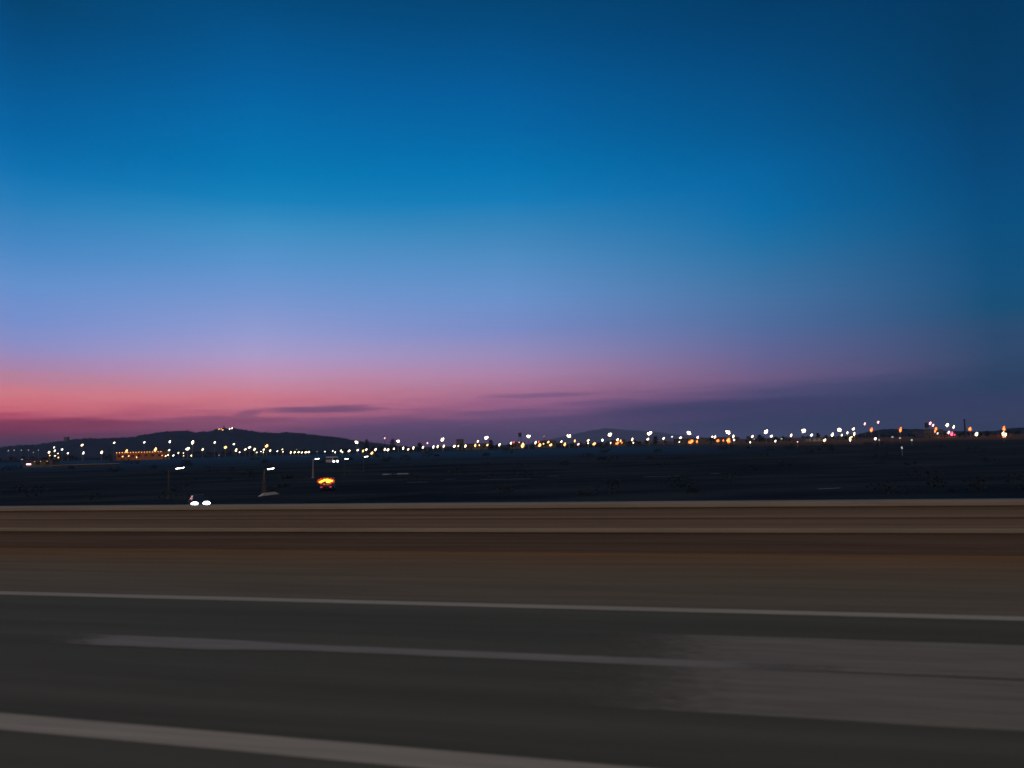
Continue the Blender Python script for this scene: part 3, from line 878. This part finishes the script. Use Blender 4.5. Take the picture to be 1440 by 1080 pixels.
# slender things against the sky
def chimney(x, ytop, D, label):
    P = at(x, ytop, D); g = ground_z(P.x, P.y)
    root = empty('chimney', (P.x, P.y, g)); tag(root, label, 'chimney')
    h = P.z - g
    bm = bmesh.new(); tube(bm, (0, 0, 0), (0, 0, h), .75, .5, 14); link('shaft', bm, MT['roof'], root)
    bm = bmesh.new(); tube(bm, (0, 0, h - .9), (0, 0, h - .2), .85, .85, 14); link('collar', bm, MT['dark'], root)
chimney(1356, 589.5, 600, 'thin dark chimney standing against the sky over the works')

def sign_mast(x, ytop, D, w, hh, label):
    P = at(x, ytop, D); g = ground_z(P.x, P.y)
    root = empty('water_tank_tower', (P.x, P.y, g)); tag(root, label, 'water tank')
    h = P.z - g
    bm = bmesh.new()
    for sx, sy in ((-1, -1), (1, -1), (1, 1), (-1, 1)):
        tube(bm, (sx * w * .4, sy * w * .4, 0), (sx * w * .36, sy * w * .36, h - hh), .14, .12, 6)
    link('tower_legs', bm, MT['dark'], root)
    bm = bmesh.new(); tube(bm, (0, 0, h - hh), (0, 0, h), w * .5, w * .5, 12); link('tank', bm, MT['roof'], root)
sign_mast(731, 608.5, 640, 2.6, 3.4, 'dark water tank on legs just before the fifth floodlight mast')
sign_mast(1303, 594.5, 620, 3.0, 4.0, 'dark water tank on legs beside the works building')

def red_mast(x, ytop, D, label, tip):
    P = at(x, ytop, D); g = ground_z(P.x, P.y)
    root = empty('radio_mast', (P.x, P.y, g)); tag(root, label, 'radio mast', 'thin radio masts on the skyline')
    h = P.z - g
    bm = bmesh.new()
    tube(bm, (0, 0, 0), (0, 0, h), .28, .12, 8)
    for i in range(3):
        tube(bm, (-.6 + .1 * i, 0, h * (.5 + .15 * i)), (.6 - .1 * i, 0, h * (.5 + .15 * i)), .06, .06, 5)
    link('mast_pole', bm, MT['dark'], root)
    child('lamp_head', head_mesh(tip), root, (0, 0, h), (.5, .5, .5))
red_mast(541, 616.2, 600, 'thin radio mast with a pinkish light between first and second floodlight masts', 'pink')
red_mast(765, 613.4, 630, 'thin radio mast with a weak red light after the fifth floodlight mast', 'halo_red')

# ------------------------------------------------------------------ near lamps on the lower road
def near_lamp(x, y, D, wpx, base_x, label, post='post', foot=.14):
    """lamp post: tapered pole, outreach arm, flat luminaire"""
    P = at(x, y, D)
    Bx = at(base_x, y, D).x
    g = ground_z(Bx, D)
    root = empty('roadside_lamp', (Bx, D, g)); tag(root, label, 'lamp post', 'lamp posts of the lower road')
    h = P.z - g
    bm = bmesh.new(); tube(bm, (0, 0, 0), (0, 0, h - .15), foot, .08, 10); tube(bm, (0, 0, 0), (0, 0, .5), foot + .1, foot + .08, 10)
    link('pole', bm, MT[post], root)
    dx = P.x - Bx
    bm = bmesh.new(); tube(bm, (0, 0, h - .2), (dx * .98, 0, h + .12), .06, .05, 8)
    link('arm', bm, MT['post'], root)
    w = wpx * D / F
    bm = bmesh.new()
    box(bm, (0, 0, .13), (w * 1.05, .42, .12), 0, 1, .03)
    box(bm, (0, 0, 0), (w, .36, .16), 0, 0, .06)
    o = link('luminaire', bm, [MT['street'], MT['dark']], root)
    o.location = (dx, 0, h); o.rotation_euler = (R(18), -R(6), 0)
near_lamp(253, 658, 136, 11, 237, 'lamp post with a dull flat lamp above the oncoming car headlights')
near_lamp(380.5, 659, 142, 9, 371, 'lamp post with a bright flat lamp and broad tapered foot above the pale divider', foot=.42)
near_lamp(446, 645, 215, 6, 440, 'pale lamp post with a small flat lamp above the amber lit truck', 'steel', .26)
near_lamp(487.5, 645, 225, 5, 484, 'lamp post with a small flat lamp just below the first floodlight mast')
near_lamp(515, 642, 250, 5, 511, 'farthest lamp post of the lower road, below the second floodlight mast')

# lower road with its pale edge lines
def lower_road(name, pts, w, z, m):
    bm = bmesh.new()
    L_, R_ = [], []
    # resample finely and follow the ground
    fine = []
    for a, b in zip(pts, pts[1:]):
        k = max(2, int(math.hypot(b[0] - a[0], b[1] - a[1]) / 5))
        for i in range(k):
            fine.append((mix(a[0], b[0], i / k), mix(a[1], b[1], i / k)))
    fine.append(pts[-1])
    for i, (x, y) in enumerate(fine):
        q0, q1 = fine[max(0, i - 1)], fine[min(len(fine) - 1, i + 1)]
        t = Vector((q1[0] - q0[0], q1[1] - q0[1])).normalized(); n = Vector((-t.y, t.x))
        for lst, s in ((L_, 1), (R_, -1)):
            v = Vector((x, y)) + n * (s * w / 2)
            lst.append(bm.verts.new((v.x, v.y, ground_z(v.x, v.y) + z)))
    for i in range(len(fine) - 1):
        bm.faces.new((R_[i], R_[i + 1], L_[i + 1], L_[i]))
    return struct(link(name, bm, m))
MT['road2'] = noise_mat('old_asphalt', (.022, .034, .042, 1), (.034, .046, .054, 1), nscale=.3, spec=0, rough=1)
rd = [(-160, 104), (-90, 108), (-40, 116), (-10, 138), (8, 165), (60, 172), (140, 168), (260, 160)]
lower_road('lower_road', rd, 8, .06, MT['road2'])
def offset_line(x0, x1, y0, y1, name='lower_road_line'):
    a, b = on_level(x0, y0, EYE - 7.93), on_level(x1, y1, EYE - 7.93)
    lower_road(name, [(a.x, a.y), (b.x, b.y)], .55, .085, MT['pale'])
for s in ((573, 601, 679, 678), (626, 640, 674.5, 674), (676, 746, 674.5, 673.2), (770, 786, 670, 669.3), (905, 960, 670.5, 669), (1000, 1012, 666, 665.5), (1150, 1182, 688, 686.5)):
    offset_line(*s)
# concrete apron that shows pale beside the far lamp posts
a = on_level(545, 661, EYE - 6.6)
lower_road('concrete_apron', [(a.x - 1.5, a.y), (a.x + 6, a.y + 1)], 7, .09, MT['pale'])

# ------------------------------------------------------------------ vehicles
MT['carwhite'] = noise_mat('white_car_paint', (.55, .55, .55, 1), (.48, .48, .48, 1), nscale=2, rough=.35, spec=.4)
MT['cargrey'] = noise_mat('grey_car_paint', (.16, .16, .17, 1), (.13, .13, .14, 1), nscale=2, rough=.35, spec=.4)
MT['cardark'] = noise_mat('dark_red_car_paint', (.16, .03, .025, 1), (.12, .02, .02, 1), nscale=2, rough=.4, spec=.4)
MT['glass'] = noise_mat('car_glass', (.02, .022, .025, 1), (.03, .03, .032, 1), nscale=2, rough=.1, spec=.5)
MT['tyre'] = noise_mat('tyre_rubber', (.02, .02, .02, 1), (.03, .03, .03, 1), nscale=4)

def wheel(root, x, y, r=.32):
    bm = bmesh.new(); tube(bm, (0, -.11, 0), (0, .11, 0), r, r, 20)
    t = link('wheel', bm, MT['tyre'], root); t.location = (x, y, r)
    bm = bmesh.new(); tube(bm, (0, -.125, 0), (0, .125, 0), r * .6, r * .6, 16)
    link('rim', bm, MT['steel'], t)

def car(name, loc, rz, paint, label, lamps_on):
    """x forward; saloon body with sloping bonnet, glasshouse, wheels, lamps"""
    root = empty(name, loc, rz); tag(root, label, 'car')
    bm = bmesh.new()
    prof = [(-2.15, .32), (-2.2, .75), (-2.05, .92), (-1.2, .98), (.85, .98), (1.9, .82), (2.15, .68), (2.15, .32)]
    A = [bm.verts.new((x, -.84, z)) for x, z in prof]; Bv = [bm.verts.new((x, .84, z)) for x, z in prof]
    bm.faces.new(A); bm.faces.new(Bv[::-1])
    for i in range(len(prof)):
        j = (i + 1) % len(prof); bm.faces.new((A[j], A[i], Bv[i], Bv[j]))
    bmesh.ops.recalc_face_normals(bm, faces=bm.faces)
    bmesh.ops.bevel(bm, geom=bm.edges[:], offset=.07, segments=2, affect='EDGES')
    link('body', bm, MT[paint], root)
    bm = bmesh.new()
    lo = [(-1.55, .96), (.95, .96)]; hi = [(-.95, 1.42), (.25, 1.42)]
    v = [bm.verts.new((x, s * .74, z)) for x, z in lo for s in (-1, 1)] + [bm.verts.new((x, s * .56, z)) for x, z in hi for s in (-1, 1)]
    for f in ((0, 1, 3, 2), (4, 6, 7, 5), (0, 4, 5, 1), (2, 3, 7, 6), (0, 2, 6, 4), (1, 5, 7, 3)):
        bm.faces.new([v[i] for i in f])
    bmesh.ops.recalc_face_normals(bm, faces=bm.faces)
    link('glasshouse', bm, MT['glass'], root)
    bm = bmesh.new(); box(bm, (-.35, 0, 1.435), (1.3, 1.16, .05), 0, 0, .02); link('roof', bm, MT[paint], root)
    for x in (-1.35, 1.35):
        for y in (-.78, .78):
            wheel(root, x, y)
    for y in (-.6, .6):
        bm = bmesh.new(); ball(bm, (2.16, y, .66), (.12, .37, .2), 2)
        link('headlight', bm, MT['head' if lamps_on else 'glass'], root)
        bm = bmesh.new(); box(bm, (-2.19, y, .78), (.06, .34, .16), 0, 0, .02)
        link('tail_light', bm, MT['red' if lamps_on else 'cardark'], root)
    return root

q = at(266, 706.5, 108)
g = ground_z(q.x, q.y)
# facing the viewer, a little turned
wc = car('white_car', (q.x + .2, q.y + 2.6, g + .065), math.atan2(-q.y, -q.x) + .10, 'dark', 'dark off road car coming on with both headlights shining, just over the barrier', True)
wc.name = 'oncoming_car'
wc.scale = (1.3, 1.3, 1.3)

def divider():
    """low concrete divider with sloped ends at the foot of the lamp post"""
    a, b = on_level(364, 698.5, EYE - 8), on_level(392, 695, EYE - 8)
    g = ground_z(a.x, a.y)
    root = empty('road_divider', (a.x, a.y, g), math.atan2(b.y - a.y, b.x - a.x))
    tag(root, 'low pale concrete divider with sloped ends under the broad footed lamp post', 'road divider')
    w = (b - a).length
    bm = bmesh.new()
    prism(bm, [(0, 0), (w * .22, .42), (w * .75, .5), (w, .0)], -.25, .25, axis='y')
    bmesh.ops.bevel(bm, geom=bm.edges[:], offset=.04, segments=2, affect='EDGES')
    link('concrete_body', bm, MT['divider'], root)
    bm = bmesh.new(); box(bm, (w * .48, 0, .5), (w * .5, .2, .05), 0, 0, .015)
    link('reflector_strip', bm, MT['pale'], root)
MT['divider'] = noise_mat('whitewashed_concrete', (.75, .70, .62, 1), (.6, .55, .5, 1), nscale=2, spec=.1)
divider()
def truck():
    q = at(461, 685, 150); g = ground_z(q.x, q.y)
    root = empty('work_truck', (q.x, q.y, g + .065), R(97)); tag(root, 'work truck seen from behind with glowing amber warning board, red halo and tail lights', 'truck')
    bm = bmesh.new()
    prism(bm, [(3.0, .55), (3.0, 1.5), (2.6, 2.25), (1.3, 2.3), (1.3, .55)], -1.0, 1.0, axis='y')
    bmesh.ops.bevel(bm, geom=bm.edges[:], offset=.06, segments=2, affect='EDGES')
    link('cab', bm, MT['carwhite'], root)
    bm = bmesh.new(); box(bm, (2.75, 0, 1.85), (.5, 1.7, .5), 0, 0, .03); link('windscreen', bm, MT['glass'], root)
    bm = bmesh.new()
    box(bm, (-1.0, 0, .85), (4.2, 2.1, .2))
    for y in (-1.02, 1.02):
        box(bm, (-1.0, y, 1.17), (4.1, .06, .44))
    link('load_bed', bm, MT['cardark'], root)
    bm = bmesh.new(); box(bm, (0, 0, .62), (5.6, .8, .22)); link('chassis', bm, MT['dark'], root)
    for x in (-2.0, 2.2):
        for y in (-.9, .9):
            wheel(root, x, y, .42)
    for y in (-.85, .85):
        bm = bmesh.new(); box(bm, (-3.14, y, .72), (.08, .4, .22), 0, 0, .02); link('tail_light', bm, MT['halo_magenta'], root)
    b = bmesh.new()
    box(b, (-2.9, 0, 1.85), (.12, 3.0, 1.15), 0, 0, .03)
    board = link('warning_board', b, MT['cardark'], root)
    rnd = random.Random(5)
    lamps = [(-1.0, 1.70, .30), (-.62, 1.86, .34), (-.2, 2.02, .34), (.22, 2.05, .36), (.62, 1.95, .34), (1.02, 1.85, .28), (.25, 1.68, .26), (.6, 1.6, .22)]
    for i, (y, z, r) in enumerate(lamps):
        bm = bmesh.new(); ball(bm, (-3.0, -y, z), (.1, r, r * .55), 2)
        link('amber_lamp', bm, MT['amber'], board)
    for i in range(14):  # ring of red balls added as the halo round the amber
        a = i * 2 * math.pi / 14
        bm = bmesh.new(); ball(bm, (-2.99, math.cos(a) * 1.42, 1.82 + math.sin(a) * .56), (.07, .26, .15), 1)
        link('red_glow', bm, MT['board_red'], board)
truck()

def bus():
    q = at(468, 649, 318); g = ground_z(q.x, q.y)
    root = empty('white_bus', (q.x - 1.5, q.y + 5, g + .05), math.atan2(-q.y, -q.x) + .35); tag(root, 'pale small bus with lit headlights behind the amber truck', 'bus')
    bm = bmesh.new(); box(bm, (0, 0, 1.65), (8.5, 2.4, 2.5), 0, 0, .18); link('body', bm, MT['carwhite'], root)
    bm = bmesh.new(); box(bm, (4.2, 0, 2.0), (.2, 2.0, 1.0), 0, 0, .05); link('windscreen', bm, MT['glass'], root)
    for y in (-1.2, 1.2):
        for i in range(5):
            bm = bmesh.new(); box(bm, (-3.2 + i * 1.5, y, 2.05), (1.2, .06, .8), 0, 0, .02); link('window', bm, MT['glass'], root)
    for x in (-2.6, 2.6):
        for y in (-1.1, 1.1):
            wheel(root, x, y, .45)
    for y in (-.8, .8):
        bm = bmesh.new(); ball(bm, (4.28, y, .95), (.1, .42, .3), 2); link('headlight', bm, MT['head'], root)
bus()

# ------------------------------------------------------------------ trees
MT['leaf'] = noise_mat('dark_foliage', (.022, .032, .018, 1), (.04, .05, .028, 1), nscale=.7, spec=0, rough=1)
MT['bark'] = noise_mat('bark', (.05, .04, .03, 1), (.03, .025, .02, 1), nscale=3, spec=0)
def leaf_clump(bm, c, s, n, rnd, size):
    for _ in range(n):
        while True:
            v = Vector((rnd.uniform(-1, 1), rnd.uniform(-1, 1), rnd.uniform(-1, 1)))
            if .25 < v.length < 1: break
        p = Vector(c) + Vector((v.x * s[0], v.y * s[1], v.z * s[2]))
        nrm = Vector((rnd.gauss(0, 1), rnd.gauss(0, 1), rnd.gauss(0, 1))).normalized()
        t = nrm.orthogonal().normalized(); b = nrm.cross(t)
        k = size * rnd.uniform(.6, 1.3)
        bm.faces.new([bm.verts.new(p + t * k * .9 + b * k * .2), bm.verts.new(p + b * k * .6), bm.verts.new(p - t * k), bm.verts.new(p - b * k * .5)])

def treeline():
    rnd = random.Random(21)
    bm = bmesh.new()
    for i in range(230):
        px = rnd.uniform(-60, 1500)
        D = rnd.uniform(600, 760)
        P = at(px, 620, D); g = ground_z(P.x, P.y)
        h = rnd.uniform(3.2, 5.6) * (1.0 if px > 480 else .8)
        w = h * rnd.uniform(.3, .6)
        tube(bm, (P.x, P.y, g - .2), (P.x, P.y, g + h * .5), .18, .08, 5)
        for k in range(4):
            leaf_clump(bm, (P.x + rnd.uniform(-w, w) * .6, P.y + rnd.uniform(-w, w) * .6, g + h * rnd.uniform(.4, .85)), (w * .7, w * .7, h * .26), 22, rnd, .5)
    o = link('treeline', bm, MT['leaf']); o['kind'] = 'stuff'
treeline()

def scrub():
    rnd = random.Random(77)
    bm = bmesh.new()
    for i in range(120):
        D = 105 + 330 * rnd.random() ** 1.6
        px = rnd.uniform(-40, 1480)
        P = at(px, 650, D)
        if abs(P.y - 168) < 9 and P.x > -20 or (P.y < 130 and P.x < -5):
            continue
        g = ground_z(P.x, P.y)
        h = rnd.uniform(.4, 1.5) * (1 + D / 300)
        w = h * rnd.uniform(.8, 2.2)
        leaf_clump(bm, (P.x, P.y, g + h * .4), (w, w, h * .6), 46, rnd, .16 * (1 + D / 150))
    o = link('scrub', bm, noise_mat('dry_scrub', (.022, .034, .040, 1), (.042, .054, .058, 1), nscale=.05, spec=0, rough=1)); o['kind'] = 'stuff'
scrub()

def hill_woods():
    rnd = random.Random(31)
    bm = bmesh.new()
    rows = CREST['hill']
    for i in range(900):
        j = rnd.randint(0, 6) if i > 420 else 7
        k = rnd.randint(8, len(rows[j]) - 9)
        p = rows[j][k].lerp(rows[j][k + 1], rnd.random())
        s_ = rnd.uniform(3, 7)
        leaf_clump(bm, (p.x, p.y, p.z + s_ * .15), (s_ * 1.3, s_, s_ * .5), 9, rnd, 1.9)
    o = link('hill_woods', bm, MT['hill']); o['kind'] = 'stuff'
hill_woods()

def tree(x, ytop, D, w, label):
    P = at(x, ytop, D); g = ground_z(P.x, P.y); h = P.z - g
    root = empty('cypress_tree' if w < .25 else 'round_tree', (P.x, P.y, g)); tag(root, label, 'tree')
    rnd = random.Random(int(x))
    bm = bmesh.new(); tube(bm, (0, 0, -.2), (0, 0, h * .6), .25, .1, 7)
    for k in range(4):
        a = k * 1.7; tube(bm, (0, 0, h * (.3 + .06 * k)), (math.cos(a) * w * h * .7, math.sin(a) * w * h * .7, h * (.55 + .07 * k)), .09, .03, 5)
    link('trunk', bm, MT['bark'], root)
    bm = bmesh.new()
    for k in range(9):
        t = k / 8
        ww = w * h * (1 - .6 * abs(t - .35))
        leaf_clump(bm, (rnd.uniform(-.3, .3) * ww, rnd.uniform(-.3, .3) * ww, h * mix(.25, .92, t)), (ww * .8, ww * .8, h * .11), 70, rnd, .35)
    link('crown', bm, MT['leaf'], root)
tree(516, 617.5, 590, .22, 'narrow dark tree just after the first floodlight mast')
tree(552, 617, 600, .35, 'round dark tree just before the second floodlight mast')
tree(590, 622.5, 590, .45, 'broad dark tree midway between the second and third floodlight masts')
tree(690, 618.5, 600, .4, 'round dark tree just after the fourth floodlight mast')
tree(922, 613.5, 590, .4, 'round dark tree just after the eighth floodlight mast')
tree(1068, 611, 600, .4, 'round dark tree just before the eleventh floodlight mast')
tree(1150, 609, 610, .35, 'round dark tree after the twelfth floodlight mast')
tree(1388, 606, 600, .4, 'round dark tree between the two outermost lamps of the works')

# ------------------------------------------------------------------ haze
HAZE = True
if HAZE:
    bm = bmesh.new()
    box(bm, (0, 4200, 85), (22000, 12600, 188))
    m = bpy.data.materials.new('haze'); m.use_nodes = True
    nt = m.node_tree; nt.nodes.clear()
    o_ = node(nt, 'ShaderNodeOutputMaterial'); v = node(nt, 'ShaderNodeVolumePrincipled')
    v.inputs['Color'].default_value = (.46, .62, .95, 1); v.inputs['Density'].default_value = 1e-4
    nt.links.new(v.outputs[0], o_.inputs['Volume'])
    o = link('haze', bm, m); o['kind'] = 'stuff'

# ------------------------------------------------------------------ render settings
sc.view_settings.view_transform = 'Standard'
sc.view_settings.look = 'None'
sc.view_settings.exposure = 0
sc.view_settings.gamma = 1
sc.render.film_transparent = False
try:
    sc.cycles.max_bounces = 5; sc.cycles.diffuse_bounces = 2; sc.cycles.volume_bounces = 0
    sc.cycles.sample_clamp_indirect = 4
except Exception:
    pass
